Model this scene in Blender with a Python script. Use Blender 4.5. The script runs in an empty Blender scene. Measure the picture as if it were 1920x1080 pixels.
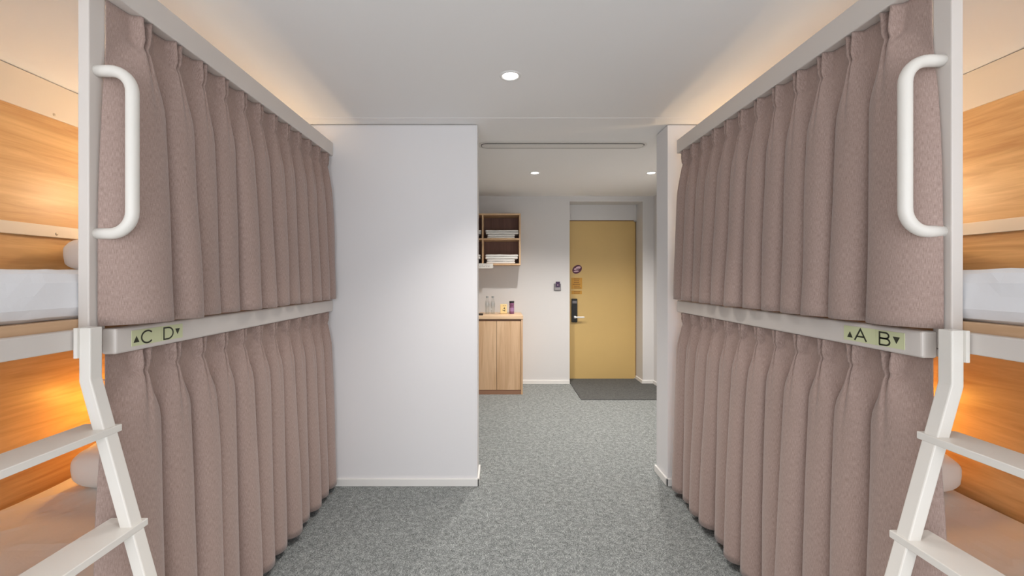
import bpy, bmesh, math, random
from mathutils import Vector, Matrix, noise

# ------------------------------------------------------------------ camera
# level camera looking along +Y; lens shift puts the vanishing point at (935,521) of 1920x1080
F = 800.0; CX, CY, CAMZ = 935.0, 521.0, 1.334
scene = bpy.context.scene
cd = bpy.data.cameras.new('camera'); cam = bpy.data.objects.new('camera', cd)
scene.collection.objects.link(cam)
cd.sensor_width = 36.0; cd.lens = F / 1920 * 36
cd.shift_x = (960 - CX) / 1920; cd.shift_y = -(540 - CY) / 1920
cd.clip_start = 0.02
cam.location = (0, 0, CAMZ); cam.rotation_euler = (math.pi / 2, 0, 0)
scene.camera = cam
# ------------------------------------------------------------------ view, world
vs = scene.view_settings
vs.view_transform = 'Standard'; vs.look = 'None'; vs.gamma = 1.0; vs.use_curve_mapping = False
vs.exposure = 0.22
SKY = 2.9
W = bpy.data.worlds.new('world'); scene.world = W; W.use_nodes = True
bgn = W.node_tree.nodes['Background']; bgn.inputs[0].default_value = (0.96, 0.955, 1.0, 1); bgn.inputs[1].default_value = SKY
# light powers
P_MAIN, P_ENTRY = 60.0, 118.0
P_UPPER, P_LOWER = 7.0, 3.9
COL_DOWN = (1.0, 0.945, 0.89); COL_COVE = (1.0, 0.76, 0.49); COL_LOW = (1.0, 0.45, 0.07)

# ------------------------------------------------------------------ plan (metres)
XW = 2.27                # bunk side walls
YW = F / 292             # front face of the partition walls
YT = YW + 0.19           # their rear face
YB = F / 149             # entrance end wall
YD = F / 142.4           # door plane
YBK = -1.1               # wall behind the camera
ZC, ZS, ZE = 2.3215, 2.32, 2.361
XPL, XPR = -0.137, 1.085
XE = 1.95; XEL = -1.6
DX0, DX1, DZ = 0.893, 1.812, 2.294

C = scene.collection
R = random.Random(5)

# ------------------------------------------------------------------ materials
def newmat(name):
    m = bpy.data.materials.new(name); m.use_nodes = True
    return m, m.node_tree, m.node_tree.nodes['Principled BSDF']

def plain(name, col, rough=0.5, metal=0.0, bump=0.0, bscale=200, var=0.0, vscale=3):
    m, t, b = newmat(name)
    b.inputs['Base Color'].default_value = (*col, 1); b.inputs['Roughness'].default_value = rough
    b.inputs['Metallic'].default_value = metal
    co = t.nodes.new('ShaderNodeTexCoord')
    if var:
        n = t.nodes.new('ShaderNodeTexNoise'); n.inputs['Scale'].default_value = vscale; n.inputs['Detail'].default_value = 4
        t.links.new(co.outputs['Object'], n.inputs['Vector'])
        r = t.nodes.new('ShaderNodeValToRGB')
        r.color_ramp.elements[0].position = 0.3; r.color_ramp.elements[1].position = 0.7
        r.color_ramp.elements[0].color = (*[c * (1 - var) for c in col], 1)
        r.color_ramp.elements[1].color = (*[min(1, c * (1 + var)) for c in col], 1)
        t.links.new(n.outputs['Fac'], r.inputs['Fac']); t.links.new(r.outputs['Color'], b.inputs['Base Color'])
    if bump:
        n = t.nodes.new('ShaderNodeTexNoise'); n.inputs['Scale'].default_value = bscale
        t.links.new(co.outputs['Object'], n.inputs['Vector'])
        bp = t.nodes.new('ShaderNodeBump'); bp.inputs['Strength'].default_value = bump; bp.inputs['Distance'].default_value = 0.002
        t.links.new(n.outputs['Fac'], bp.inputs['Height']); t.links.new(bp.outputs['Normal'], b.inputs['Normal'])
    return m

def wood(name, c0, c1, axis, rough=0.45, scale=1.0, dark=None):
    m, t, b = newmat(name)
    co = t.nodes.new('ShaderNodeTexCoord'); mp = t.nodes.new('ShaderNodeMapping')
    s = [26.0, 26.0, 26.0]; s[axis] = 1.7
    mp.inputs['Scale'].default_value = [v * scale for v in s]
    t.links.new(co.outputs['Object'], mp.inputs['Vector'])
    n1 = t.nodes.new('ShaderNodeTexNoise'); n1.inputs['Scale'].default_value = 1.0; n1.inputs['Detail'].default_value = 6
    n1.inputs['Roughness'].default_value = 0.6; n1.inputs['Distortion'].default_value = 1.2
    mp2 = t.nodes.new('ShaderNodeMapping'); s2 = [5.0, 5.0, 5.0]; s2[axis] = 0.9
    mp2.inputs['Scale'].default_value = [v * scale for v in s2]
    n2 = t.nodes.new('ShaderNodeTexNoise'); n2.inputs['Scale'].default_value = 1.0; n2.inputs['Detail'].default_value = 3; n2.inputs['Distortion'].default_value = 0.8
    t.links.new(co.outputs['Object'], mp2.inputs['Vector']); t.links.new(mp2.outputs['Vector'], n2.inputs['Vector'])
    t.links.new(mp.outputs['Vector'], n1.inputs['Vector'])
    mx = t.nodes.new('ShaderNodeMath'); mx.operation = 'MULTIPLY_ADD'; mx.inputs[1].default_value = 0.55; 
    m2 = t.nodes.new('ShaderNodeMath'); m2.operation = 'MULTIPLY'; m2.inputs[1].default_value = 0.45
    t.links.new(n2.outputs['Fac'], m2.inputs[0]); t.links.new(n1.outputs['Fac'], mx.inputs[0]); t.links.new(m2.outputs[0], mx.inputs[2])
    r = t.nodes.new('ShaderNodeValToRGB')
    r.color_ramp.elements[0].position = 0.34; r.color_ramp.elements[1].position = 0.62
    r.color_ramp.elements[0].color = (*c0, 1); r.color_ramp.elements[1].color = (*c1, 1)
    t.links.new(mx.outputs[0], r.inputs['Fac']); t.links.new(r.outputs['Color'], b.inputs['Base Color'])
    b.inputs['Roughness'].default_value = rough
    bp = t.nodes.new('ShaderNodeBump'); bp.inputs['Strength'].default_value = 0.12; bp.inputs['Distance'].default_value = 0.001
    t.links.new(n1.outputs['Fac'], bp.inputs['Height']); t.links.new(bp.outputs['Normal'], b.inputs['Normal'])
    return m

def fabric(name, c0, c1):
    m, t, b = newmat(name)
    co = t.nodes.new('ShaderNodeTexCoord')
    def nz(sc):
        mp = t.nodes.new('ShaderNodeMapping'); mp.inputs['Scale'].default_value = sc
        n = t.nodes.new('ShaderNodeTexNoise'); n.inputs['Scale'].default_value = 1; n.inputs['Detail'].default_value = 2
        t.links.new(co.outputs['UV'], mp.inputs['Vector']); t.links.new(mp.outputs['Vector'], n.inputs['Vector'])
        return n
    a = nz((1000, 70, 1)); c = nz((110, 1000, 1)); d = nz((9, 5, 1))
    ad = t.nodes.new('ShaderNodeMath'); ad.operation = 'MULTIPLY_ADD'; ad.inputs[1].default_value = 0.68
    m2 = t.nodes.new('ShaderNodeMath'); m2.operation = 'MULTIPLY'; m2.inputs[1].default_value = 0.32
    t.links.new(c.outputs['Fac'], m2.inputs[0]); t.links.new(a.outputs['Fac'], ad.inputs[0]); t.links.new(m2.outputs[0], ad.inputs[2])
    r = t.nodes.new('ShaderNodeValToRGB'); r.color_ramp.elements[0].position = 0.36; r.color_ramp.elements[1].position = 0.64
    r.color_ramp.elements[0].color = (*c0, 1); r.color_ramp.elements[1].color = (*c1, 1)
    t.links.new(ad.outputs[0], r.inputs['Fac'])
    t.links.new(r.outputs['Color'], b.inputs['Base Color'])
    b.inputs['Roughness'].default_value = 0.9
    b.inputs['Sheen Weight'].default_value = 0.25; b.inputs['Sheen Roughness'].default_value = 0.5
    bp = t.nodes.new('ShaderNodeBump'); bp.inputs['Strength'].default_value = 0.25; bp.inputs['Distance'].default_value = 0.001
    t.links.new(ad.outputs[0], bp.inputs['Height']); t.links.new(bp.outputs['Normal'], b.inputs['Normal'])
    return m

def carpet(name, c0, c1, c2):
    m, t, b = newmat(name)
    co = t.nodes.new('ShaderNodeTexCoord')
    n = t.nodes.new('ShaderNodeTexNoise'); n.inputs['Scale'].default_value = 150; n.inputs['Detail'].default_value = 3; n.inputs['Roughness'].default_value = 0.65
    t.links.new(co.outputs['Object'], n.inputs['Vector'])
    n2 = t.nodes.new('ShaderNodeTexNoise'); n2.inputs['Scale'].default_value = 42; n2.inputs['Detail'].default_value = 2
    t.links.new(co.outputs['Object'], n2.inputs['Vector'])
    ma = t.nodes.new('ShaderNodeMath'); ma.operation = 'MULTIPLY_ADD'; ma.inputs[1].default_value = 0.75
    mb = t.nodes.new('ShaderNodeMath'); mb.operation = 'MULTIPLY'; mb.inputs[1].default_value = 0.25
    t.links.new(n2.outputs['Fac'], mb.inputs[0]); t.links.new(n.outputs['Fac'], ma.inputs[0]); t.links.new(mb.outputs[0], ma.inputs[2])
    r = t.nodes.new('ShaderNodeValToRGB'); e = r.color_ramp.elements
    e[0].position = 0.34; e[0].color = (*c0, 1); e[1].position = 0.70; e[1].color = (*c2, 1)
    k = e.new(0.5); k.color = (*c1, 1)
    t.links.new(ma.outputs[0], r.inputs['Fac']); t.links.new(r.outputs['Color'], b.inputs['Base Color'])
    b.inputs['Roughness'].default_value = 0.95; b.inputs['Specular IOR Level'].default_value = 0.2
    bp = t.nodes.new('ShaderNodeBump'); bp.inputs['Strength'].default_value = 0.6; bp.inputs['Distance'].default_value = 0.004
    t.links.new(ma.outputs[0], bp.inputs['Height']); t.links.new(bp.outputs['Normal'], b.inputs['Normal'])
    return m

def emit(name, col, st):
    m, t, b = newmat(name)
    b.inputs['Base Color'].default_value = (*col, 1)
    b.inputs['Emission Color'].default_value = (*col, 1); b.inputs['Emission Strength'].default_value = st
    return m

def clear(name, col, alpha_gloss=0.12):
    m, t, b = newmat(name)
    out = t.nodes['Material Output']; t.nodes.remove(b)
    tr = t.nodes.new('ShaderNodeBsdfTransparent'); tr.inputs[0].default_value = (*col, 1)
    gl = t.nodes.new('ShaderNodeBsdfGlossy'); gl.inputs['Roughness'].default_value = 0.05
    mx = t.nodes.new('ShaderNodeMixShader'); mx.inputs[0].default_value = alpha_gloss
    t.links.new(tr.outputs[0], mx.inputs[1]); t.links.new(gl.outputs[0], mx.inputs[2]); t.links.new(mx.outputs[0], out.inputs['Surface'])
    return m

M = {}
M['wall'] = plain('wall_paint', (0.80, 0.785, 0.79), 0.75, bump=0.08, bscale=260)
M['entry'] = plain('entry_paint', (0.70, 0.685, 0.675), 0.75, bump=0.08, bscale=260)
M['ceil'] = plain('ceiling_paint', (0.92, 0.905, 0.89), 0.85, bump=0.05, bscale=200)
M['gap'] = plain('gap_shade_grey', (0.35, 0.33, 0.32), 0.8)  # dark grey paints in the shade of the gap above the partitions
M['base'] = plain('baseboard_white', (0.84, 0.82, 0.79), 0.45)
M['floor'] = carpet('grey_carpet', (0.075, 0.081, 0.080), (0.228, 0.243, 0.239), (0.55, 0.575, 0.56))
M['mat'] = carpet('dark_mat', (0.06, 0.061, 0.06), (0.10, 0.101, 0.098), (0.17, 0.17, 0.165))
M['metal'] = plain('cream_powder_coat', (0.69, 0.635, 0.59), 0.38, bump=0.03, bscale=500)
M['tread'] = plain('cream_tread_paint', (0.80, 0.765, 0.71), 0.35)
M['band'] = plain('cream_panel', (0.80, 0.70, 0.58), 0.5)
M['woodp'] = wood('honey_wood_panel', (0.52, 0.265, 0.095), (0.78, 0.49, 0.22), 1, 0.4)
M['board'] = wood('bed_board_wood', (0.55, 0.34, 0.19), (0.70, 0.47, 0.29), 1, 0.5)
M['woodc'] = wood('cabinet_wood', (0.56, 0.335, 0.175), (0.77, 0.53, 0.33), 2, 0.5, 0.9)
M['woodt'] = wood('worktop_wood', (0.62, 0.40, 0.22), (0.80, 0.58, 0.38), 0, 0.45)
M['wood_dark'] = wood('shelf_back_wood', (0.17, 0.085, 0.06), (0.25, 0.13, 0.10), 2, 0.6)
M['woode'] = wood('shelf_edge_wood', (0.60, 0.38, 0.21), (0.72, 0.49, 0.29), 2, 0.5)
M['plinth'] = plain('plinth_brown', (0.33, 0.17, 0.10), 0.55)
M['curtain'] = fabric('mauve_linen_weave', (0.298, 0.207, 0.177), (0.472, 0.347, 0.302))
M['white'] = plain('white_cotton', (0.84, 0.84, 0.86), 0.9, bump=0.15, bscale=120)
M['sheet'] = plain('white_sheet', (0.82, 0.80, 0.77), 0.9, bump=0.15, bscale=120)
M['towel'] = plain('white_towel', (0.90, 0.88, 0.85), 0.95, bump=0.6, bscale=700)
M['green'] = plain('pale_green_sticker', (0.67, 0.70, 0.43), 0.6)
M['ink'] = plain('dark_ink', (0.028, 0.03, 0.014), 0.6)
M['door'] = plain('yellow_door', (0.64, 0.44, 0.17), 0.42, var=0.03, vscale=2)
M['doorshade'] = plain('door_shadow_brown', (0.30, 0.16, 0.05), 0.5)
M['black'] = plain('black_plastic', (0.012, 0.013, 0.013), 0.3)
M['steel'] = plain('brushed_steel', (0.62, 0.61, 0.60), 0.3, 0.9)
M['silver'] = plain('satin_silver', (0.75, 0.75, 0.75), 0.35, 0.3)
M['grey'] = plain('grey_plastic', (0.20, 0.19, 0.20), 0.4)
M['purple'] = plain('purple_card', (0.06, 0.03, 0.08), 0.4)
M['maroon'] = plain('maroon_sticker', (0.10, 0.02, 0.045), 0.5)
M['pink'] = plain('pale_pink_print', (0.72, 0.50, 0.56), 0.5)
M['orange'] = plain('orange_sticker', (0.60, 0.30, 0.04), 0.5)
M['brownink'] = plain('brown_print', (0.22, 0.10, 0.02), 0.5)
M['paper'] = plain('white_paper', (0.80, 0.77, 0.72), 0.7)
M['greyink'] = plain('grey_print', (0.33, 0.31, 0.30), 0.7)
M['yellowbox'] = plain('pale_yellow_card', (0.80, 0.62, 0.30), 0.6)
M['jar'] = plain('purple_jar_contents', (0.20, 0.075, 0.16), 0.35, var=0.35, vscale=60)
M['cap'] = plain('grey_cap', (0.33, 0.35, 0.35), 0.4)
M['clear'] = clear('clear_plastic', (0.97, 0.98, 0.98), 0.10)
M['glass'] = clear('window_glass', (0.96, 0.98, 0.98), 0.05)
M['vent'] = plain('vent_white', (0.80, 0.78, 0.755), 0.6)
M['dark'] = plain('vent_dark', (0.05, 0.048, 0.045), 0.8)
M['lamp'] = emit('downlight_lens', (1.0, 0.97, 0.93), 14)
M['lampw'] = emit('warm_lens', (1.0, 0.62, 0.28), 6)
M['ring'] = plain('downlight_trim', (0.84, 0.83, 0.81), 0.5)
M['screw'] = plain('screw_metal', (0.60, 0.52, 0.42), 0.3, 0.8)

# ------------------------------------------------------------------ helpers
def tag(o, label=None, cat=None, group=None, kind=None):
    if label: o['label'] = label
    if cat: o['category'] = cat
    if group: o['group'] = group
    if kind: o['kind'] = kind
    return o

def thing(name, loc, label, cat, group=None):
    o = bpy.data.objects.new(name, None); C.objects.link(o); o.location = loc
    o.empty_display_size = 0.05
    return tag(o, label, cat, group)

def root_loc(p):
    v = Vector((0, 0, 0))
    while p is not None:
        v += Vector(p.location); p = p.parent
    return v

def obj(name, bm, mat, parent=None, smooth=False, keep=False):
    """link a bmesh given in world metres as one mesh object under parent"""
    me = bpy.data.meshes.new(name)
    bmesh.ops.recalc_face_normals(bm, faces=bm.faces) if not keep else None
    if parent is None:      # origin at the base centre
        xs = [v.co for v in bm.verts]
        org = Vector(((min(v.x for v in xs) + max(v.x for v in xs)) / 2, (min(v.y for v in xs) + max(v.y for v in xs)) / 2, min(v.z for v in xs)))
    else:
        org = root_loc(parent)
    bmesh.ops.translate(bm, verts=bm.verts, vec=-org)
    bm.to_mesh(me); bm.free()
    if smooth:
        for p in me.polygons: p.use_smooth = True
    me.materials.append(mat)
    o = bpy.data.objects.new(name, me); C.objects.link(o)
    if parent is None: o.location = org
    else: o.parent = parent
    return o

def box(bm, x0, x1, y0, y1, z0, z1, bev=0.0, seg=2):
    x0, x1 = min(x0, x1), max(x0, x1); y0, y1 = min(y0, y1), max(y0, y1); z0, z1 = min(z0, z1), max(z0, z1)
    b = bmesh.new()
    bmesh.ops.create_cube(b, size=1)
    for v in b.verts:
        v.co = Vector(((x0 + x1) / 2 + v.co.x * (x1 - x0), (y0 + y1) / 2 + v.co.y * (y1 - y0), (z0 + z1) / 2 + v.co.z * (z1 - z0)))
    if bev:
        bmesh.ops.bevel(b, geom=b.edges[:], offset=bev, segments=seg, affect='EDGES', profile=0.5)
    merge(bm, b)
    return bm

def merge(bm, b):
    me = bpy.data.meshes.new('tmp'); b.to_mesh(me); b.free(); bm.from_mesh(me); bpy.data.meshes.remove(me)

def B(*a, **k):
    return box(bmesh.new(), *a, **k)

def prism(pts, axis, a0, a1, bev=0.0):
    """extrude a 2-D polygon along an axis (0: pts are (y,z); 1: (x,z); 2: (x,y))"""
    bm = bmesh.new()
    def mk(p, a):
        return [(a, p[0], p[1]), (p[0], a, p[1]), (p[0], p[1], a)][axis]
    A = [bm.verts.new(mk(p, a0)) for p in pts]; D = [bm.verts.new(mk(p, a1)) for p in pts]
    n = len(pts)
    bm.faces.new(A); bm.faces.new(D[::-1])
    for i in range(n):
        bm.faces.new([A[i], A[(i + 1) % n], D[(i + 1) % n], D[i]])
    bmesh.ops.recalc_face_normals(bm, faces=bm.faces)
    if bev:
        bmesh.ops.bevel(bm, geom=bm.edges[:], offset=bev, segments=2, affect='EDGES', profile=0.5)
    return bm

def tube(path, r, seg=14):
    bm = bmesh.new(); rings = []
    n = len(path)
    for i, p in enumerate(path):
        t = (Vector(path[min(i + 1, n - 1)]) - Vector(path[max(i - 1, 0)])).normalized()
        up = Vector((0, 1, 0)) if abs(t.y) < 0.9 else Vector((1, 0, 0))
        a = t.cross(up).normalized(); b = t.cross(a).normalized()
        rings.append([bm.verts.new(Vector(p) + r * (math.cos(2 * math.pi * k / seg) * a + math.sin(2 * math.pi * k / seg) * b)) for k in range(seg)])
    for i in range(n - 1):
        for k in range(seg):
            bm.faces.new([rings[i][k], rings[i][(k + 1) % seg], rings[i + 1][(k + 1) % seg], rings[i + 1][k]])
    bm.faces.new(rings[0]); bm.faces.new(rings[-1][::-1])
    return bm

def lathe(cx, cy, z0, prof, seg=24):
    """prof: list of (r, z) from bottom to top"""
    bm = bmesh.new(); rings = []
    for r, z in prof:
        if r <= 1e-6: rings.append([bm.verts.new((cx, cy, z0 + z))])
        else: rings.append([bm.verts.new((cx + r * math.cos(2 * math.pi * k / seg), cy + r * math.sin(2 * math.pi * k / seg), z0 + z)) for k in range(seg)])
    for i in range(len(rings) - 1):
        a, b = rings[i], rings[i + 1]
        for k in range(seg):
            k2 = (k + 1) % seg
            if len(a) == 1 and len(b) == 1: continue
            if len(a) == 1: bm.faces.new([a[0], b[k2], b[k]])
            elif len(b) == 1: bm.faces.new([a[k], a[k2], b[0]])
            else: bm.faces.new([a[k], a[k2], b[k2], b[k]])
    return bm

def soft_box(cx, cy, cz, sx, sy, sz, r, res=0.05, amp=0.0, nsc=4.0, seed=0.0, crease=0.0):
    """rounded slab with gentle cloth unevenness (full sizes)"""
    bm = bmesh.new()
    nx, ny, nz = [max(3, min(90, int(s / res))) for s in (sx, sy, sz)]
    h = Vector((sx / 2, sy / 2, sz / 2)); inner = Vector((max(h.x - r, 0), max(h.y - r, 0), max(h.z - r, 0)))
    cache = {}
    def vert(x, y, z):
        key = (round(x, 5), round(y, 5), round(z, 5))
        if key in cache: return cache[key]
        p = Vector((x, y, z)); q = Vector([max(-inner[i], min(inner[i], p[i])) for i in range(3)])
        d = p - q
        nrm = d.normalized() if d.length > 1e-9 else Vector((0, 0, 1))
        p2 = q + nrm * r if d.length > 1e-9 else p
        if amp:
            s = Vector((p2.x * nsc + seed, p2.y * nsc * 0.8 - seed, p2.z * nsc * 2.2))
            k = noise.noise(s) + 0.5 * noise.noise(s * 2.3)
            if crease: k += crease * (1 - abs(noise.noise(s * 1.7 + Vector((5, 2, 1))))) ** 6
            p2 = p2 + nrm * amp * k
        v = bm.verts.new(p2 + Vector((cx, cy, cz))); cache[key] = v
        return v
    def lin(n, hh): return [-hh + 2 * hh * i / n for i in range(n + 1)]
    X, Y, Z = lin(nx, h.x), lin(ny, h.y), lin(nz, h.z)
    def grid(U, V, f):
        for i in range(len(U) - 1):
            for j in range(len(V) - 1):
                vs_ = [f(U[i], V[j]), f(U[i + 1], V[j]), f(U[i + 1], V[j + 1]), f(U[i], V[j + 1])]
                if len(set(vs_)) == 4:
                    try: bm.faces.new(vs_)
                    except ValueError: pass
    for s in (-1, 1):
        grid(X, Y, lambda a, b: vert(a, b, s * h.z)); grid(X, Z, lambda a, b: vert(a, s * h.y, b)); grid(Y, Z, lambda a, b: vert(s * h.x, a, b))
    return bm

def pillow_bm(sx, sy, sz, mat4, seed=0.0):
    bm = bmesh.new(); n = 26; g = {}
    for s in (1, -1):
        for i in range(n + 1):
            for j in range(n + 1):
                u, v = -1 + 2 * i / n, -1 + 2 * j / n
                edge = i in (0, n) or j in (0, n)
                if s == -1 and edge: g[(s, i, j)] = g[(1, i, j)]; continue
                k = max(0.0, (1 - abs(u) ** 3.2) * (1 - abs(v) ** 3.0)) ** 0.37
                pin = 1 - 0.05 * (1 - abs(v) ** 2) * abs(u) ** 4; pin2 = 1 - 0.05 * (1 - abs(u) ** 2) * abs(v) ** 4
                w = noise.noise(Vector((u * 2.2 + seed, v * 2.2, s * 3.0))) * 0.10 + noise.noise(Vector((u * 5 + seed, v * 5, s * 3.0))) * 0.04
                rc = 1 - .17 * (u * v) ** 4
                pin *= rc; pin2 *= rc
                g[(s, i, j)] = bm.verts.new(mat4 @ Vector((u * sx / 2 * pin, v * sy / 2 * pin2, s * sz / 2 * k * (1 + w * 1.4))))
        for i in range(n):
            for j in range(n):
                bm.faces.new([g[(s, i, j)], g[(s, i + 1, j)], g[(s, i + 1, j + 1)], g[(s, i, j + 1)]])
    return bm

def strokes(paths, w, f, t):
    """flat lettering: thick polylines; f maps (u,v,h) to world; t thickness"""
    bm = bmesh.new()
    for path, closed in paths:
        n = len(path); L = []; Rr = []
        for i in range(n):
            if closed: a, b = path[i - 1], path[(i + 1) % n]
            else: a, b = path[max(i - 1, 0)], path[min(i + 1, n - 1)]
            d1 = Vector((path[i][0] - a[0], path[i][1] - a[1])); d2 = Vector((b[0] - path[i][0], b[1] - path[i][1]))
            if d1.length < 1e-9: d1 = d2
            if d2.length < 1e-9: d2 = d1
            d1.normalize(); d2.normalize()
            n1 = Vector((-d1.y, d1.x)); n2 = Vector((-d2.y, d2.x)); nn = n1 + n2
            if nn.length < 1e-6: nn = n1
            nn.normalize(); k = w / 2 / max(0.45, nn.dot(n1))
            p = Vector(path[i]); L.append(p + nn * k); Rr.append(p - nn * k)
        rng = range(n) if closed else range(n - 1)
        V = [[bm.verts.new(f(q.x, q.y, hh)) for q in arr] for hh in (0, t) for arr in (L, Rr)]
        for i in rng:
            j = (i + 1) % n
            bm.faces.new([V[2][i], V[2][j], V[3][j], V[3][i]])
            bm.faces.new([V[0][i], V[1][i], V[1][j], V[0][j]])
            bm.faces.new([V[0][i], V[0][j], V[2][j], V[2][i]])
            bm.faces.new([V[1][i], V[3][i], V[3][j], V[1][j]])
        if not closed:
            for i in (0, n - 1): bm.faces.new([V[0][i], V[2][i], V[3][i], V[1][i]])
    return bm

def poly(pts, f, t):
    bm = bmesh.new()
    A = [bm.verts.new(f(u, v, 0)) for u, v in pts]; D = [bm.verts.new(f(u, v, t)) for u, v in pts]
    n = len(pts); bm.faces.new(A); bm.faces.new(D[::-1])
    for i in range(n): bm.faces.new([A[i], A[(i + 1) % n], D[(i + 1) % n], D[i]])
    return bm

def struct(name, bm, mat, label, cat=None, parent=None):
    o = obj(name, bm, mat, parent)
    if parent is None: tag(o, label, cat or name.split('_')[0], kind='structure')
    return o

def sstep(a, b, x):
    t = max(0.0, min(1.0, (x - a) / (b - a))); return t * t * (3 - 2 * t)

def portal(loc, rot, sx, sy):
    l = bpy.data.lights.new('window_portal', 'AREA'); l.shape = 'RECTANGLE'; l.size = sx; l.size_y = sy; l.cycles.is_portal = True
    o = bpy.data.objects.new('window_portal', l); C.objects.link(o); o.location = loc; o.rotation_euler = rot
    return o

# ------------------------------------------------------------------ room shell
T = 0.15
struct('floor', B(-XW - T, XW + T, YBK - T, YD + T, -0.1, 0), M['floor'], 'grey flecked loop carpet running through the dormitory to the door')
struct('wall_left', B(-XW - T, -XW, YBK, YW, 0, ZC), M['wall'], 'white side wall behind the left bunk')
struct('wall_right', B(XW, XW + T, YBK, YW, 0, ZC), M['wall'], 'white side wall behind the right bunk')
gz = 0.006
struct('wall_partition_left', B(-XW - T, XPL, YW, YT, 0, ZS - gz), M['wall'], 'white partition wall between left bunk and entrance opening')
struct('wall_partition_right', B(XPR, XW + T, YW, YT, 0, ZS - gz), M['wall'], 'narrow white partition end beside the right bunk')
struct('trim_1', B(-XW - T, XPL - 0.008, YW + 0.008, YT, ZS - gz, ZS), M['gap'], 'thin dark grey strip painted as a shadow gap above the left partition wall')
struct('trim_2', B(XPR + 0.008, XW + T, YW + 0.008, YT, ZS - gz, ZS), M['gap'], 'thin dark grey strip painted as a shadow gap above the right partition wall')
YS = F / 304; YSE = F / 260
struct('ceiling', B(-XW - T, XW + T, YBK - T, YS, ZC, ZC + 0.1), M['ceil'], 'white flat ceiling over the bunks')
struct('ceiling_soffit', B(-XW - T, XW + T, YS, YSE, ZS, ZC + 0.1), M['ceil'], 'slightly lower ceiling strip above the partition walls')
struct('ceiling_entry', B(-XW - T, XW + T, YSE, YD + T, ZE, ZC + 0.1), M['ceil'], 'white ceiling over the entrance area')
# wall behind the camera; its unseen window is added to bring in soft daylight
wx, wz0, wz1 = 2.0, 0.06, 2.22
bm = B(-XW - T, -wx, YBK - T, YBK, 0, ZC); box(bm, wx, XW + T, YBK - T, YBK, 0, ZC)
box(bm, -wx, wx, YBK - T, YBK, 0, wz0); box(bm, -wx, wx, YBK - T, YBK, wz1, ZC)
struct('wall_back', bm, M['wall'], 'white end wall behind the camera with an added wide window')
bm = B(-wx, -wx + .05, YBK - .1, YBK - .04, wz0, wz1); box(bm, wx - .05, wx, YBK - .1, YBK - .04, wz0, wz1)
box(bm, -wx + .05, wx - .05, YBK - .1, YBK - .04, wz0, wz0 + .05); box(bm, -wx + .05, wx - .05, YBK - .1, YBK - .04, wz1 - .05, wz1); box(bm, -.025, .025, YBK - .1, YBK - .04, wz0 + .05, wz1 - .05)
wf = struct('window_added', bm, M['base'], 'wide white framed window added unseen behind the camera for daylight')
for s in (-1, 1):
    obj('pane', B(s * .025, s * (wx - .05), YBK - .075, YBK - .065, wz0 + .05, wz1 - .05), M['glass'], wf)
portal((0, YBK - 0.12, (wz0 + wz1) / 2), (math.pi / 2, 0, 0), 2 * wx, wz1 - wz0).rotation_euler = (-math.pi / 2, 0, math.pi)
# entrance area
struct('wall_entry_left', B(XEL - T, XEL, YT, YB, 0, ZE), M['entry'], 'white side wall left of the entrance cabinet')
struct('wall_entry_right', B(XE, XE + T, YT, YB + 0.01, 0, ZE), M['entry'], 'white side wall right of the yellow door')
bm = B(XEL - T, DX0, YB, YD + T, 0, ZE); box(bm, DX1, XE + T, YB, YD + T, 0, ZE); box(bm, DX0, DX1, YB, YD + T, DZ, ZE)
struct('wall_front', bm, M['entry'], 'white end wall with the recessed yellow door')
# baseboards
bh, bt = 0.048, 0.012
def bb(name, label, *a):
    return struct(name, B(*a, bev=0.003), M['base'], label, 'baseboard')
bm = B(-XW, XPL + bt, YW - bt, YW, 0, bh, bev=.003); box(bm, XPL, XPL + bt, YW - bt, YT + bt, 0, bh, bev=.003)
struct('baseboard_partition_left', bm, M['base'], 'white baseboard along the left partition wall')
bm = B(XPR - bt, XW, YW - bt, YW, 0, bh, bev=.003); box(bm, XPR - bt, XPR, YW - bt, YT + bt, 0, bh, bev=.003)
struct('baseboard_partition_right', bm, M['base'], 'white baseboard around the right partition end')
bb('baseboard_front', 'white baseboard on the end wall left of the door', 0.30, DX0, YB - bt, YB, 0, bh)
bm = B(DX1 - bt, DX1, YB - bt, YD, 0, bh, bev=.003); box(bm, DX1, XE - bt, YB - bt, YB, 0, bh, bev=.003); box(bm, XE - bt, XE, YT, YB, 0, bh, bev=.003)
struct('baseboard_right', bm, M['base'], 'white baseboard right of the yellow door')

# ------------------------------------------------------------------ door
d = bpy.data.objects.new('door_1', None); C.objects.link(d); d.location = ((DX0 + DX1) / 2, YD, 0)
tag(d, 'yellow flush entrance door in a white recess with a black lock', 'door', kind='structure')
dz1 = CAMZ + 108 / 142.4; dz0 = 0.006
obj('leaf', B(DX0 + .006, DX1 - .012, YD, YD + .045, dz0, dz1 - .012, bev=.002), M['door'], d)
obj('transom_panel', B(DX0, DX1, YD - .004, YD + .045, dz1, DZ), M['entry'], d)
bm = B(DX0, DX1, YD + .012, YD + .045, dz1 - .012, dz1); box(bm, DX1 - .012, DX1, YD + .012, YD + .045, 0, dz1); box(bm, DX0, DX0 + .006, YD + .012, YD + .045, 0, dz1)
obj('reveal_shadow', bm, M['doorshade'], d)  # brown strips around the leaf: shadow line put into the colour
obj('hinge', B(DX1 - .035, DX1 - .002, YD - .02, YD, dz1 - .022, dz1 - .002, bev=.003), M['steel'], d)
obj('hinge', B(DX1 - .03, DX1 - .004, YD - .016, YD, .006, .02, bev=.003), M['steel'], d)
def dpx(x): return (x - CX) / 142.4
def dpz(y): return CAMZ + (CY - y) / 142.4
lk = obj('lock', B(dpx(1071.2), dpx(1082), YD - .03, YD, dpz(604), dpz(560), bev=.008, seg=3), M['black'], d)
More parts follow.
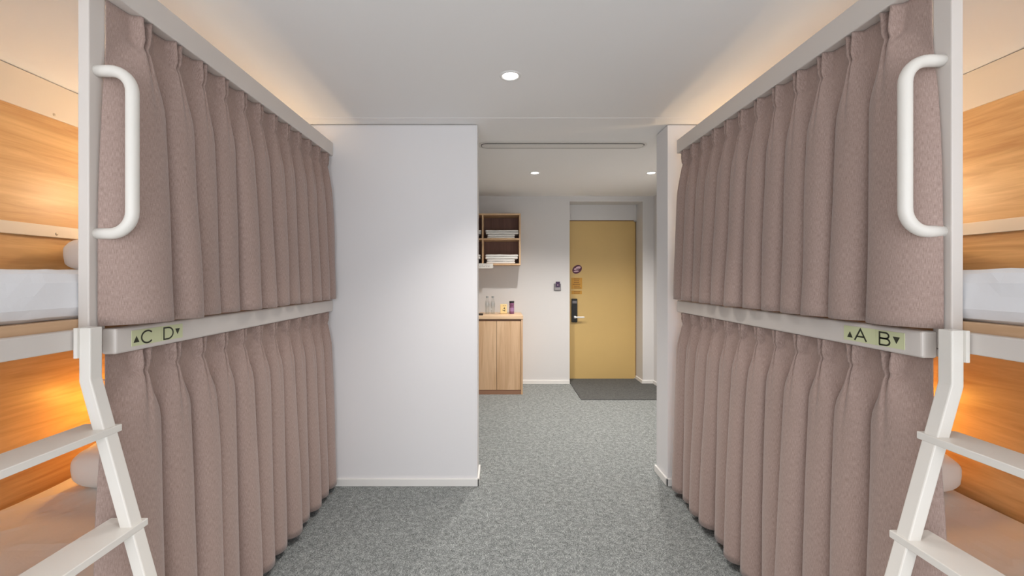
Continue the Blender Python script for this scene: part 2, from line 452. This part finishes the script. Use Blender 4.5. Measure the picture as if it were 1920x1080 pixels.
bm = B(dpx(1075), dpx(1094), YD - .075, YD - .06, dpz(595.5), dpz(592.6), bev=.004); box(bm, dpx(1075), dpx(1078.5), YD - .07, YD - .028, dpz(596), dpz(592), bev=.004)
tag(obj('lever', bm, M['silver'], lk), 'silver lever handle')
obj('keypad', B(dpx(1072.5), dpx(1080.7), YD - .032, YD - .029, dpz(568.5), dpz(564)), M['grey'], lk)
# round sticker: tilted oval with pale marks
def fdoor(u, v, h): return Vector((u, YD - 0.0005 - h, v))
def oval(cx, cz, a, b, ang, n=32):
    r = []
    for k in range(n):
        t = 2 * math.pi * k / n; x, y = a * math.cos(t), b * math.sin(t)
        r.append((cx + x * math.cos(ang) - y * math.sin(ang), cz + x * math.sin(ang) + y * math.cos(ang)))
    return r
ox, oz = dpx(1082), dpz(505)
st = tag(obj('round_sticker', poly(oval(ox, oz, .068, .052, .6), fdoor, .001), M['maroon'], d), 'dark maroon oval sticker with pale marks')
def fd2(u, v, h): return Vector((u, YD - 0.0016 - h, v))
obj('sticker_print', poly(oval(ox + .012, oz + .018, .036, .019, .35), fd2, .0006), M['pink'], st)
obj('sticker_print', poly(oval(ox - .012, oz - .026, .034, .008, .1), fd2, .0006), M['pink'], st)
obj('sticker_print', poly(oval(ox - .026, oz + .002, .014, .012, .5), fd2, .0006), M['pink'], st)
def fd3(u, v, h): return Vector((u, YD - 0.0024 - h, v))
obj('sticker_mark', strokes([([(ox - .008, oz + .012), (ox + .008, oz + .003), (ox + .03, oz + .018)], False)], .007, fd3, .0004), M['maroon'], st)
for (x0, x1, y0, y1, rows) in ((1071, 1091.5, 542, 521, 6), (1071.4, 1091, 551.5, 545, 2)):
    nt = tag(obj('notice_sticker', poly([(dpx(x0), dpz(y0)), (dpx(x1), dpz(y0)), (dpx(x1), dpz(y1)), (dpx(x0), dpz(y1))], fdoor, .001), M['orange'], d), 'orange printed notice')
    hh = dpz(y1) - dpz(y0)
    for k in range(rows):
        zz = dpz(y1) - hh * (k + .6) / (rows + .2)
        xa = dpx(x0) + .02 + R.random() * .02; xb = dpx(x1) - .012 - R.random() * .03
        obj('print_line', poly([(xa, zz - .0035), (xb, zz - .0035), (xb, zz + .0035), (xa, zz + .0035)], fd2, .0004), M['brownink'], nt)

# entrance mat
ym = F / 171.7
tag(obj('entrance_mat', prism([(.90, ym), (XE - bt - .002, ym), (XE - bt - .002, YB - bt - .002), (DX1 - bt - .002, YB - bt - .002), (DX1 - bt - .002, YD - .001), (.905, YD - .001)], 2, 0.0, 0.008), M['mat']),
    'dark charcoal entrance mat in front of the yellow door', 'mat')
# key card switch
s = thing('key_card_switch', (.74, YB, 1.17), 'grey key card switch on white wall left of door', 'switch')
obj('plate', B(.695, .782, YB - .014, YB, 1.173, 1.262, bev=.005), M['grey'], s)
obj('slot_cover', B(.703, .774, YB - .02, YB - .013, 1.18, 1.215, bev=.003), plain('grey_light', (.34, .32, .33), .4), s)
cdm = obj('key_card', B(.716, .768, YB - .022, YB - .0145, 1.215, 1.286, bev=.002), M['purple'], s)
obj('card_print', B(.735, .748, YB - .0228, YB - .0218, 1.238, 1.25), M['pink'], cdm)

# ------------------------------------------------------------------ ceiling things
def spot(parent, loc, power, col, ang=104, blend=1.0, rad=0.045):
    l = bpy.data.lights.new('downlight_lamp', 'SPOT'); l.energy = power; l.color = col
    l.spot_size = math.radians(ang); l.spot_blend = blend; l.shadow_soft_size = rad
    o = bpy.data.objects.new('downlight_lamp', l); C.objects.link(o); o.parent = parent; o.location = loc
    return o
def downlight(x, y, z, power, label, r=0.042):
    t = thing('downlight', (x, y, z), label, 'light', 'recessed ceiling downlights')
    obj('trim_ring', lathe(x, y, z, [(r, -.001), (r + .004, -.005), (r + .013, -.004), (r + .016, 0)], 32), M['ring'], t, True)
    obj('lens', lathe(x, y, z, [(0, -.002), (r, -.002), (r, -.0005), (0, -.0005)], 32), M['lamp'], t)
    spot(t, (0, 0, -.02), power, COL_DOWN, rad=r, ang=104 if z < ZE - .01 else 132)
downlight(.057, 2.083, ZC, P_MAIN * 1.15, 'round recessed downlight in the ceiling between the two bunks', .037)
downlight(.057, 0.35, ZC, P_MAIN, 'unseen recessed downlight added above the camera for flatter light')  # out of view, added to even out the room light
downlight(.057, -.55, ZC, P_MAIN * .6, 'unseen recessed downlight added behind the camera for flatter light')  # also an added unseen lamp, weaker, further back
downlight(.354, F / 192, ZE, P_ENTRY, 'small recessed downlight in front of the towel shelf', .036)
downlight(1.49, F / 192, ZE, P_ENTRY, 'small recessed downlight in front of the yellow door', .036)
# air vent: long slot with rounded ends
v = thing('air_vent', (.49, 3.31, ZE), 'long slim white slot air vent in the entrance ceiling', 'vent')
def slot(x0, x1, y0, y1, n=8):
    r = (y1 - y0) / 2 * .8; p = []
    for (cx, cy, a0) in ((x1 - r, y1 - r, 0), (x0 + r, y1 - r, 90), (x0 + r, y0 + r, 180), (x1 - r, y0 + r, 270)):
        for k in range(n + 1):
            a = math.radians(a0 + 90 * k / n); p.append((cx + r * math.cos(a), cy + r * math.sin(a)))
    return p
vx0, vx1 = -.136, 1.124; vy0, vy1 = F / 246.5, F / 237.4
obj('frame', prism(slot(vx0 - .02, vx1 + .02, vy0 - .02, vy1 + .02), 2, ZE - .003, ZE), M['vent'], v)
obj('slot_shadow', prism(slot(vx0, vx1, vy0, vy1), 2, ZE - .0042, ZE - .0028), M['dark'], v)
obj('blade', prism(slot(vx0 + .005, vx1 - .005, vy0 + .012, vy1 - .016), 2, ZE - .007, ZE - .004, bev=.001), M['vent'], v)

# ------------------------------------------------------------------ shelf, towels, cabinet
ys = F / 157.8; sx0, sx1 = -.64, .262; sz0, sz1 = 1.486, 2.10; tk = .018
sh = thing('wall_shelf', ((sx0 + sx1) / 2, YB, sz0), 'open wooden wall shelf with dark back holding folded towels', 'shelf')
obj('side_panel', B(sx0, sx0 + tk, ys, YB, sz0, sz1, bev=.001), M['woode'], sh)
obj('side_panel', B(sx1 - tk, sx1, ys, YB, sz0, sz1, bev=.001), M['woode'], sh)
obj('top_panel', B(sx0 + tk, sx1 - tk, ys, YB, sz1 - tk, sz1, bev=.001), M['woode'], sh)
obj('bottom_panel', B(sx0 + tk, sx1 - tk, ys, YB, sz0, sz0 + tk, bev=.001), M['woode'], sh)
zm = CAMZ + (CY - 448) / 157.8; xd = (905 - CX) / 157.8
obj('divider', B(xd - tk / 2, xd + tk / 2, ys + .002, YB - .012, sz0 + tk, sz1 - tk, bev=.001), M['woode'], sh)
for (a, b) in ((sx0 + tk, xd - tk / 2), (xd + tk / 2, sx1 - tk)):
    obj('shelf_board', B(a, b, ys + .002, YB - .012, zm - tk / 2, zm + tk / 2, bev=.001), M['woode'], sh)
obj('back_panel', B(sx0 + tk, sx1 - tk, YB - .012, YB, sz0 + tk, sz1 - tk), M['wood_dark'], sh)
lab = tag(obj('label_strip', B((880 - CX) / 158, (924.5 - CX) / 158, ys - .004, ys - .001, CAMZ + (CY - 503) / 158, CAMZ + (CY - 494) / 158), M['paper'], sh), 'white printed label strip')
for k in range(2):
    zz = CAMZ + (CY - 497 - 3 * k) / 158; x = -.33
    while x < (918 - CX) / 158 - .02 * k:
        w = .008 + R.random() * .018
        obj('print_mark', B(x, x + w, ys - .0046, ys - .004, zz - .003, zz + .003), M['greyink'], lab); x += w + .006

def towel(x, y, z, w, dp, h, label, seed):
    t = thing('folded_towel', (x, y, z), label, 'towel', 'white folded towels on the wall shelf')
    for k in range(2):
        hh = h / 2
        obj('fold', soft_box(x + R.uniform(-.004, .004), y, z + hh * (k + .5), w - R.uniform(0, .016), dp, hh * .90, hh * .40, res=.012, amp=.0022, nsc=14, seed=seed + k * 3.7), M['towel'], t, True)
    return t
ty = ys + .15
cols = ((xd + .225, 'right'), (xd - .225, 'left'))
for ci, (tx, side) in enumerate(cols):
    for ri, (tz, row) in enumerate(((zm + tk / 2, 'upper'), (sz0 + tk, 'lower'))):
        hs = (.05, .052) if ri == 0 else (.054, .056)
        z = tz
        for k in range(2):
            pos = ('bottom', 'top')[k]
            towel(tx + (-.006, .004)[k], ty + (.004, -.004)[k], z, (.345, .40)[k], .26, hs[k], f'{pos} white folded towel in the {row} {side} compartment of the shelf', ci * 10 + ri * 5 + k * 2.3)
            z += hs[k] + .0005

yc = F / 164; cx0, cx1 = -.60, .276; zc1 = .90; ct = .02
cb = thing('cabinet', ((cx0 + cx1) / 2, YB, 0), 'light oak low cabinet with flat doors standing below towel shelf', 'cabinet')
obj('side_panel', B(cx0, cx0 + ct, yc, YB - .014, 0, zc1 - .04, bev=.001), M['woodc'], cb)
obj('side_panel', B(cx1 - ct, cx1, yc, YB - .014, 0, zc1 - .04, bev=.001), M['woodc'], cb)
obj('body', B(cx0 + ct, cx1 - ct, yc + .03, YB - .014, .05, zc1 - .045), M['plinth'], cb)
obj('plinth', B(cx0 + ct, cx1 - ct, yc + .004, yc + .03, 0, .048), M['plinth'], cb)
nd = 3; dw = (cx1 - cx0 - 2 * ct) / nd
for k in range(nd):
    obj('cabinet_door', B(cx0 + ct + k * dw + .002, cx0 + ct + (k + 1) * dw - .002, yc + .006, yc + .026, .052, CAMZ - (602.3 - CY) / 164, bev=.0012), M['woodc'], cb)
tag(obj('worktop', B(cx0 - .004, cx1 + .004, yc - .006, YB - .002, zc1 - .038, zc1, bev=.0015), M['woodt']), 'light wood worktop lying on the low oak cabinet', 'worktop')

# things on the worktop
def bottle(x, y, label, seed):
    t = thing('water_bottle', (x, y, zc1), label, 'bottle', 'water bottles on the worktop')
    pr = [(0, .002), (.024, 0), (.0275, .006), (.0275, .03), (.0262, .034), (.0275, .038), (.0275, .06), (.0262, .064), (.0275, .068), (.0275, .135), (.025, .155), (.016, .178), (.0125, .186), (.0125, .196), (0, .196)]
    obj('bottle_body', lathe(x, y, zc1, pr), M['clear'], t, True)
    obj('cap', lathe(x, y, zc1, [(0, .193), (.0155, .193), (.0155, .214), (.0145, .216), (0, .216)]), M['cap'], t)
    obj('label_band', lathe(x, y, zc1, [(.0279, .085), (.0279, .128)]), M['clear'], t, True)
    obj('water', lathe(x, y, zc1, [(0, .004), (.0255, .004), (.0255, .13), (.023, .152), (0, .152)]), M['clear'], t, True)
bottle((913.8 - CX) / 155.8, F / 155.8, 'clear water bottle with grey cap nearest the partition wall', 1)
bottle((924.0 - CX) / 155.8, F / 155.8, 'clear water bottle with grey cap standing next to the yellow box', 2)
bx = thing('card_box', (.056, 5.12, zc1), 'small pale yellow box with dark print on the worktop', 'box')
bx0, bx1 = (938 - CX) / 156, (950.5 - CX) / 156; by = 5.11
obj('box_body', B(bx0, bx1, by, by + .04, zc1 + .004, zc1 + .118, bev=.004), M['yellowbox'], bx)
obj('box_foot', B(bx0 + .002, bx1 - .002, by + .002, by + .038, zc1, zc1 + .006), M['brownink'], bx)
def fbx(u, vv, h): return Vector((bx0 + u, by - .0005 - h, zc1 + vv))
obj('print_mark', poly([(.038, .062), (.058, .062), (.05, .086)], fbx, .0006), M['ink'], bx)
obj('print_mark', strokes([([(.026, .05), (.036, .042), (.05, .042), (.06, .052)], False), ([(.052, .042), (.054, .032)], False)], .006, fbx, .0006), M['ink'], bx)
obj('print_mark', strokes([([(.03, .098), (.044, .102)], False), ([(.052, .10), (.064, .104)], False)], .005, fbx, .0006), M['brownink'], bx)
jr = thing('jar', ((959.5 - CX) / 155.5, F / 155.5, zc1), 'purple jar with black lid at right end of worktop', 'jar')
jx, jy = (959.5 - CX) / 155.5, F / 155.5
obj('jar_body', lathe(jx, jy, zc1, [(0, 0), (.027, 0), (.029, .004), (.029, .088), (.026, .098), (.029, .103), (.029, .128), (.026, .134), (0, .134)]), M['jar'], jr, True)
obj('lid', lathe(jx, jy, zc1, [(0, .134), (.030, .134), (.030, .152), (.028, .154), (0, .154)]), M['black'], jr)
obj('jar_label', lathe(jx, jy, zc1, [(.0294, .03), (.0294, .075)]), plain('lilac_label', (.34, .20, .36), .5), jr, True)
bm = B(-.40, -.182, 4.93, 5.05, zc1, zc1 + .006, bev=.002)
for (a, b, c, e) in ((-.40, -.182, 4.93, 4.936), (-.40, -.182, 5.044, 5.05), (-.40, -.394, 4.936, 5.044), (-.188, -.182, 4.936, 5.044)):
    box(bm, a, b, c, e, zc1 + .004, zc1 + .014)
tag(obj('tray', bm, plain('dark_brown_tray', (.035, .022, .014), .5)), 'small dark tray on the worktop beside the partition edge', 'tray')

# ------------------------------------------------------------------ bunks
ZR0, ZR1 = 2.115, 2.20        # top rail
ZF0, ZF1 = 1.121, 1.193       # middle fascia
def bunk(sd, xf, dy, word):
    """sd: -1 left, +1 right; xf: |x| of fascia front; dy: shift along y; built in mirrored x"""
    X = lambda a: sd * a
    y_n, y_f = 0.70 + dy, YW + dy - (0.0 if dy < 0 else .002)
    xp = xf + .041                  # aisle face of the posts
    t = thing('bunk_bed', (sd * (xf + .5), (y_n + y_f) / 2, 0), f'cream metal bunk bed with wood panelled back along the {word} wall', 'bunk bed', 'bunk beds')
    ypost = 1.148 + dy
    # posts
    for (ya, yb_) in ((ypost, ypost + .049), (y_n, y_n + .049), (y_f - .05, y_f - .001)):
        obj('post', B(X(xp), X(xp + .030), ya, yb_, 1.147 if ya == ypost else 0.0, ZR0, bev=.003), M['metal'], t)
    for ya in (y_n, y_f - .05):
        obj('post', B(X(XW - .075), X(XW - .045), ya, ya + .049, 0, ZR1, bev=.003), M['metal'], t)
    # rails
    obj('top_rail', B(X(xf), X(xf + .055), y_n, y_f, ZR0, ZR1, bev=.004), M['metal'], t)
    obj('curtain_track', B(X(xf + .040), X(xf + .052), ypost + .06, y_f - .02, ZR0 - .008, ZR0, bev=.001), M['grey'], t)
    obj('top_cross_rail', B(X(xf + .055), X(XW - .045), ypost + .004, ypost + .044, ZR0 + .005, ZR1 - .005, bev=.003), M['metal'], t)
    fas = obj('fascia_rail', B(X(xf), X(xf + .0405), ypost + .034, y_f, ZF0, ZF1, bev=.007, seg=3), M['metal'], t)
    obj('curtain_track', B(X(xf + .0405), X(xf + .048), ypost + .06, y_f - .06, ZF0 - .008, ZF0, bev=.001), M['grey'], t)
    obj('side_rail', B(X(xp), X(xp + .03), y_n + .049, ypost, 1.146, 1.197, bev=.003), M['metal'], t)
    obj('side_rail', B(X(xp), X(xp + .03), ypost, y_f - .05, 1.125, 1.1465, bev=.003), M['metal'], t)
    obj('bed_board', B(X(xp + .031), X(XW - .032), y_n + .05, y_f - .001, 1.172, 1.222, bev=.002), M['board'], t)
    obj('bed_board', B(X(xp + .002), X(XW - .032), y_n + .052, y_f - .052, .10, .125, bev=.002), M['board'], t)
    obj('lower_rail', B(X(xp), X(xp + .03), y_n + .049, y_f - .05, .05, .098, bev=.003), M['metal'], t)
    # back wall of the berth
    obj('back_panel', B(X(XW - .012), X(XW), y_n, y_f, 1.222, 2.14), M['woodp'], t)
    obj('back_panel', B(X(XW - .012), X(XW), y_n, y_f, .05, 1.171), M['woodp'], t)
    bd = obj('cream_band', B(X(XW - .02), X(XW), y_n, y_f, 2.14, ZC - .004, bev=.002), M['band'], t)
    bmn = obj('back_beam', B(X(XW - .032), X(XW - .012), y_n, y_f, 1.538, 1.596, bev=.003), M['band'], t)
    for ys_ in (1.16, 1.66, 2.16):
        for par, px, pz in ((bmn, XW - .032, 1.556), (bd, XW - .02, 2.16)):
            b = lathe(0, 0, 0, [(0, .004), (.005, .003), (.008, 0)], 12)
            bmesh.ops.transform(b, matrix=Matrix.Translation((X(px), ys_ + dy, pz)) @ Matrix.Rotation(-sd * math.pi / 2, 4, 'Y'), verts=b.verts)
            obj('screw', b, M['screw'], par, True)
    # grab handle: bent tube standing out into the aisle
    yh = ypost + .024; z0, z1, r, rc = 1.4555, 1.902, .0155, .06; xo = xp - .097
    path = [(X(xp + .004), yh, z1)]
    for k in range(9):
        a = math.pi / 2 * k / 8; path.append((X(xo + rc - rc * math.sin(a)), yh, z1 - rc + rc * math.cos(a)))
    for k in range(9):
        a = math.pi / 2 * k / 8; path.append((X(xo + rc - rc * math.cos(a)), yh, z0 + rc - rc * math.sin(a)))
    path.append((X(xp + .004), yh, z0))
    obj('grab_handle', tube(path, r, 18), M['tread'], t, True)
    # wall lamps of the two berths, near the head end
    def point(loc, p, col):
        l = bpy.data.lights.new('berth_lamp', 'POINT'); l.energy = p; l.color = col; l.shadow_soft_size = .045
        o = bpy.data.objects.new('berth_lamp', l); C.objects.link(o); o.parent = t
        o.location = Vector(loc) - Vector(t.location)
    xl, zl = XW - .50, 1.82                       # upper lamp on the head end
    lm = obj('berth_lamp_base', B(X(xl - .06), X(xl + .06), y_f - .018, y_f, zl - .05, zl + .05, bev=.005), M['metal'], t)
    obj('lamp_lens', B(X(xl - .05), X(xl + .05), y_f - .04, y_f - .018, zl - .04, zl + .04, bev=.008), M['lampw'], lm)
    point((X(xl), y_f - .14, zl), P_UPPER, COL_COVE)
    xl, yl, zl = XW - .22, y_f - .38, .70         # lower lamp on an arm from the back panel
    lm = obj('berth_lamp_base', B(X(XW - .03), X(XW - .012), yl - .04, yl + .04, zl + .02, zl + .10, bev=.005), M['metal'], t)
    obj('lamp_arm', tube([(X(XW - .028), yl, zl + .06), (X(XW - .15), yl, zl + .075), (X(xl + .01), yl, zl + .07)], .006, 10), M['metal'], lm, True)
    obj('lamp_shade', lathe(X(xl), yl, zl, [(.016, .085), (.03, .07), (.045, .03), (.047, .03), (.033, .074), (.016, .089)], 20), M['metal'], lm, True)
    point((X(xl), yl, zl + .005), P_LOWER, COL_LOW)
    return t, xp, ypost, y_n, y_f

def curtain(sd, xf, y0, y1, ztop, zbot, npl, label, seed, base, peak_top, peak_bot, edge_sway):
    rnd = random.Random(seed)
    t = thing('privacy_curtain', (sd * xf, (y0 + y1) / 2, zbot), label, 'curtain', 'pleated bunk curtains')
    half = [0, .014, .028, .042, .056, .07, .085, .102, .12, .15, .19, .24, .29, .34, .39, .43, .465, .487]
    phis = [-p for p in half[:0:-1]] + half
    phis = [-.5] + phis
    h0 = .102                                         # plain cloth before the first pleat
    d_ = (y1 - y0 - h0) / (npl - .5); ys_ = y0 + h0 - d_ / 2
    cols_ = []
    for k in range(npl):
        for p in phis: cols_.append((k, p))
    cols_.append((npl - 1, .5))
    amp = [rnd.uniform(.78, 1.12) for _ in range(npl)]
    wid = [rnd.uniform(.8, 1.15) for _ in range(npl + 1)]
    off = [rnd.uniform(-.010, .010) for _ in range(npl + 1)]
    side = [rnd.uniform(-.3, .3) for _ in range(npl)]
    H = ztop - zbot; head = .09 if zbot > 1 else .072
    rows = []
    z = 0
    while z < .16: rows.append(z); z += .0105
    n2 = int((H - .16) / .03)
    rows += [.16 + (H - .16) * i / n2 for i in range(n2 + 1)]
    bm = bmesh.new(); uvl = bm.loops.layers.uv.new('UVMap'); G = []
    for dpt in rows:
        row = []
        op = sstep(head * .8, head + (.20 if zbot > 1 else .16), dpt)           # opening of the folds below the pinch
        tl = dpt / H
        hd = 1 - sstep(head * .85, head * 1.15, dpt)      # heading ridges
        pinch = math.exp(-((dpt - head) / .016) ** 2)
        for (k, p) in cols_:
            a = amp[k]
            yc_ = ys_ + (k + .5) * d_; dd = 2 * h0 if (k == 0 and p < 0) else d_
            lobe = max(0, math.cos(math.pi * p)) ** (0.9 + .25 * side[k] + 4.0 * (1 - op) ** 2)
            tb = max(0, dpt - head) / (H - head)
            peak = peak_top + (peak_bot * a - peak_top) * tb ** .6
            # ridges of the pinch pleat
            wr = .06 + .045 * (1 - dpt / head) if dpt < head else .06
            ridge = math.exp(-((abs(p) - wr) / .034) ** 2) * .032
            ridge *= (1 - .3 * pinch)
            bulge = .006 * max(0, math.cos(math.pi * p))
            xh = ridge + bulge
            groove = math.exp(-(p / .04) ** 2) * .020 * math.exp(-max(0, dpt - head) / .09)
            xl = peak * lobe - groove * (1 if dpt > head * .6 else 0)
            xo = xh * hd + xl * (1 - hd)
            # bulbous folds: sides swing outward below the pinch, gathered at the pinch
            cy_ = .0165 * op * math.sin(2 * math.pi * p) * (d_ / .12)
            gy = -.006 * math.sin(2 * math.pi * p) * (1 - op) * (1 if dpt > head else (dpt / head) * .5)
            sw = noise.noise(Vector((k * 1.7 + seed * 3.1, tl * 1.6, seed))) * .010 * op + side[k] * .008 * lobe * op
            wob = noise.noise(Vector((k * .9 + p * .9 + seed, tl * 3.0, 7 + seed))) * .004 * op
            # free edges
            e0 = math.exp(-((k + .5 + p) / .7) ** 2); e1 = math.exp(-((npl - (k + .5 + p)) / .7) ** 2)
            yy = yc_ + p * dd + cy_ + gy + sw + off[k] * op * .5 * (1 - abs(2 * p) ** 2)
            yy += e0 * edge_sway[0] * op * math.sin(min(1, tl * 1.2) * math.pi * .62) + e1 * edge_sway[1] * sstep(.1, 1, tl)
            if dpt < head and k == npl - 1 and p > .3: pass
            valley = base - .004 * op
            xx = xf + valley - xo - wob
            hem = zbot + .004 * noise.noise(Vector((yy * 6, seed, 0))) if dpt == rows[-1] else ztop - dpt
            v_ = bm.verts.new((sd * xx, yy, hem)); row.append(v_)
        G.append(row)
    us = [0.0]
    mid = G[len(G) // 2]
    for i in range(1, len(mid)): us.append(us[-1] + (mid[i].co - mid[i - 1].co).length)
    for i in range(len(G) - 1):
        for j in range(len(cols_) - 1):
            f = bm.faces.new([G[i][j], G[i][j + 1], G[i + 1][j + 1], G[i + 1][j]])
            for lp, (ii, jj) in zip(f.loops, ((i, j), (i, j + 1), (i + 1, j + 1), (i + 1, j))):
                lp[uvl].uv = (us[jj], rows[ii])
    o = obj('cloth_panel', bm, M['curtain'], t, True)
    so = o.modifiers.new('thickness', 'SOLIDIFY'); so.thickness = .0022; so.offset = 0
    for k in range(npl):
        yk = ys_ + (k + .5) * d_
        obj('curtain_hook', B(sd * (xf + base + .001), sd * (xf + base + .005), yk - .003, yk + .003, ztop - .03, ztop, bev=.001), M['base'], t)
    return t

def ladder(sd, xf, ypost, label):
    X = lambda a: sd * a
    t = thing('bunk_ladder', (sd * (xf - .2), ypost - .2, 0), label, 'ladder', 'bunk ladders')
    yr = ypost - .006; ya = yr - .035          # far upright just in front of the post
    slope = .278; xo = xf - .002; zb = 1.07; w = .030
    def upright(y0_, y1_):
        pts = [(xo, 1.204), (xo, zb), (xo - slope * zb, 0.0), (xo - slope * zb + .031, 0.0), (xo + w, zb - .006), (xo + w, 1.204)]
        b = prism([(X(a), c) for a, c in pts], 1, y0_, y1_, bev=.003)
        return b
    yn0 = .752 + (ypost - 1.148)
    for (a, b) in ((ya, yr), (yn0, yn0 + .035)):
        u = obj('upright', upright(a, b), M['tread'], t)
        yy0, yy1 = a - .005, b + .004
        bm = B(X(xo + w), X(xo + w + .009), yy0, yy1, 1.125, 1.204, bev=.001)
        obj('hook_bracket', bm, M['tread'], u)
    for z in (.940, .686, .432, .178):
        xq = xo - slope * (zb - z)
        obj('tread', B(X(xq - .006), X(xq + .094), yn0 - .014, yr + .012, z - .019, z, bev=.002), M['tread'], t)
    return t

# lettering shapes in unit boxes (u right, v up)
def arc(cx, cy, rx, ry, a0, a1, n=22): return [(cx + rx * math.cos(math.radians(a0 + (a1 - a0) * k / n)), cy + ry * math.sin(math.radians(a0 + (a1 - a0) * k / n))) for k in range(n + 1)]
GL = {
    'C': [(arc(.5, .5, .5, .5, 42, 318, 36), False)],
    'D': [([(.0, 0), (.0, 1), (.40, 1)] + arc(.42, .5, .58, .5, 88, -88, 24) + [(.40, 0)], True)],
    'A': [([(0, 0), (.5, 1), (1, 0)], False), ([(.19, .36), (.81, .36)], False)],
    'B': [([(0, 0), (0, 1), (.5, 1)] + arc(.55, .765, .36, .235, 85, -85, 12) + [(.5, .53), (0.02, .53)], False), ([(.02, .53), (.55, .53)] + arc(.60, .265, .40, .265, 85, -85, 12) + [(.5, 0), (-.04, 0)], False)],
}
def signs(sd, xf, t, plates, letters, arrows):
    K = F * xf
    Y = lambda px: K / abs(px - CX)
    res = []
    for (p0, p1) in plates:
        y0_, y1_ = sorted((Y(p0), Y(p1)))
        res.append((y0_, y1_, tag(obj('berth_label', B(sd * (xf - .0012), sd * xf, y0_ + .0006, y1_ - .0006, 1.135, 1.181), M['green'], t), 'pale green berth letter sticker')))
    def par(y):
        return min(res, key=lambda r: abs((r[0] + r[1]) / 2 - y))[2]
    for ch, p0, p1 in letters:
        ya, yb_ = Y(p0), Y(p1); h = .036; zc = 1.157
        f = lambda u, v_, hh: Vector((sd * (xf - .0013 - hh), ya + (yb_ - ya) * u, zc - h / 2 + h * v_))
        # stroke in metric units
        paths = [([(u * abs(yb_ - ya), v_ * h) for u, v_ in pth], c) for pth, c in GL[ch]]
        s_ = 1 if yb_ > ya else -1
        g = lambda u, v_, hh: Vector((sd * (xf - .0013 - hh), ya + s_ * u, zc - h / 2 + v_))
        obj('letter_' + ch.lower(), strokes(paths, .0048, g, .0005), M['ink'], par((ya + yb_) / 2))
    for up, p0, p1 in arrows:
        ya, yb_ = Y(p0), Y(p1); ym_ = (ya + yb_) / 2; zc = 1.1545 if up else 1.158; h = .0095
        pts = [(ya, zc - h), (yb_, zc - h), (ym_, zc + h)] if up else [(ya, zc + h), (yb_, zc + h), (ym_, zc - h)]
        obj('arrow', poly(pts, lambda u, v_, hh: Vector((sd * (xf - .0013 - hh), u, v_)), .0005), M['ink'], par(ym_))

CURT = 'mauve grey pleated linen curtain'
for sd, xf, dy, word in ((-1, 1.062, 0.0, 'left'), (1, 1.12, -.055, 'right')):
    t, xp, ypost, y_n, y_f = bunk(sd, xf, dy, word)
    let = ('C', 'D') if sd < 0 else ('A', 'B')
    curtain(sd, xf, ypost + .048, y_f - .012, ZR0 - .001, 1.202, 12, f'{CURT} closing the {word} upper berth above letter {let[0]}', 3 + sd, .039, .036, .090, (-.03, .0))
    curtain(sd, xf, ypost + .046, y_f - .012, ZF0 - .001, .038, 12, f'{CURT} closing the {word} lower berth below letter {let[1]}', 8 + sd, .0395, .036, .098, (-.045, .0))
    ladder(sd, xf, ypost, f'cream ladder with flat treads leaning on the {word} bunk')
    if sd < 0:
        signs(sd, xf, t, ((246, 302), (302, 342)), (('C', 264.7, 286.4), ('D', 306.6, 323.7)), ((True, 249.5, 260.5), (False, 327.9, 336.4)))
    else:
        signs(sd, xf, t, ((1582.5, 1643), (1643, 1697)), (('A', 1603.3, 1625.3), ('B', 1650, 1669)), ((True, 1589.5, 1599.5), (False, 1675, 1688.3)))
    # bedding
    cxm = sd * (xp + .033 + XW - .037) / 2; wm = XW - xp - .075
    cym = (y_n + y_f) / 2; lm = y_f - y_n - .12
    o = obj('mattress', soft_box(cxm, cym, 1.222 + .066, wm, lm, .132, .035, res=.028, amp=.0045, nsc=5, seed=3 + sd, crease=.8), M['white'])
    tag(o, f'white covered mattress on the {word} upper berth', 'mattress', 'mattresses')
    o = obj('mattress', soft_box(cxm, cym, .125 + .09, wm, lm, .18, .04, res=.035, amp=.005, nsc=4, seed=7 + sd, crease=.9), M['sheet'])
    tag(o, f'white sheeted mattress on the {word} lower berth in orange light', 'mattress', 'mattresses')
    # pillows at the head end, the upper one propped up
    m4 = Matrix.Translation((sd * (XW - .355), y_f - .43, 1.354 + .108)) @ Matrix.Rotation(math.radians(6), 4, 'X')
    o = obj('pillow', pillow_bm(.58, .46, .21, m4, 2.0 + sd), M['white'], None, True)
    tag(o, f'white pillow lying at the head of the {word} upper berth', 'pillow', 'pillows')
    m4 = Matrix.Translation((sd * (XW - (.47 if sd < 0 else .36)), y_f - .50, .305 + .115)) @ Matrix.Rotation(math.radians(5), 4, 'X')
    o = obj('pillow', pillow_bm(.60, .46, .22, m4, 6.0 + sd), M['sheet'], None, True)
    tag(o, f'white pillow in orange light on the {word} lower berth', 'pillow', 'pillows')
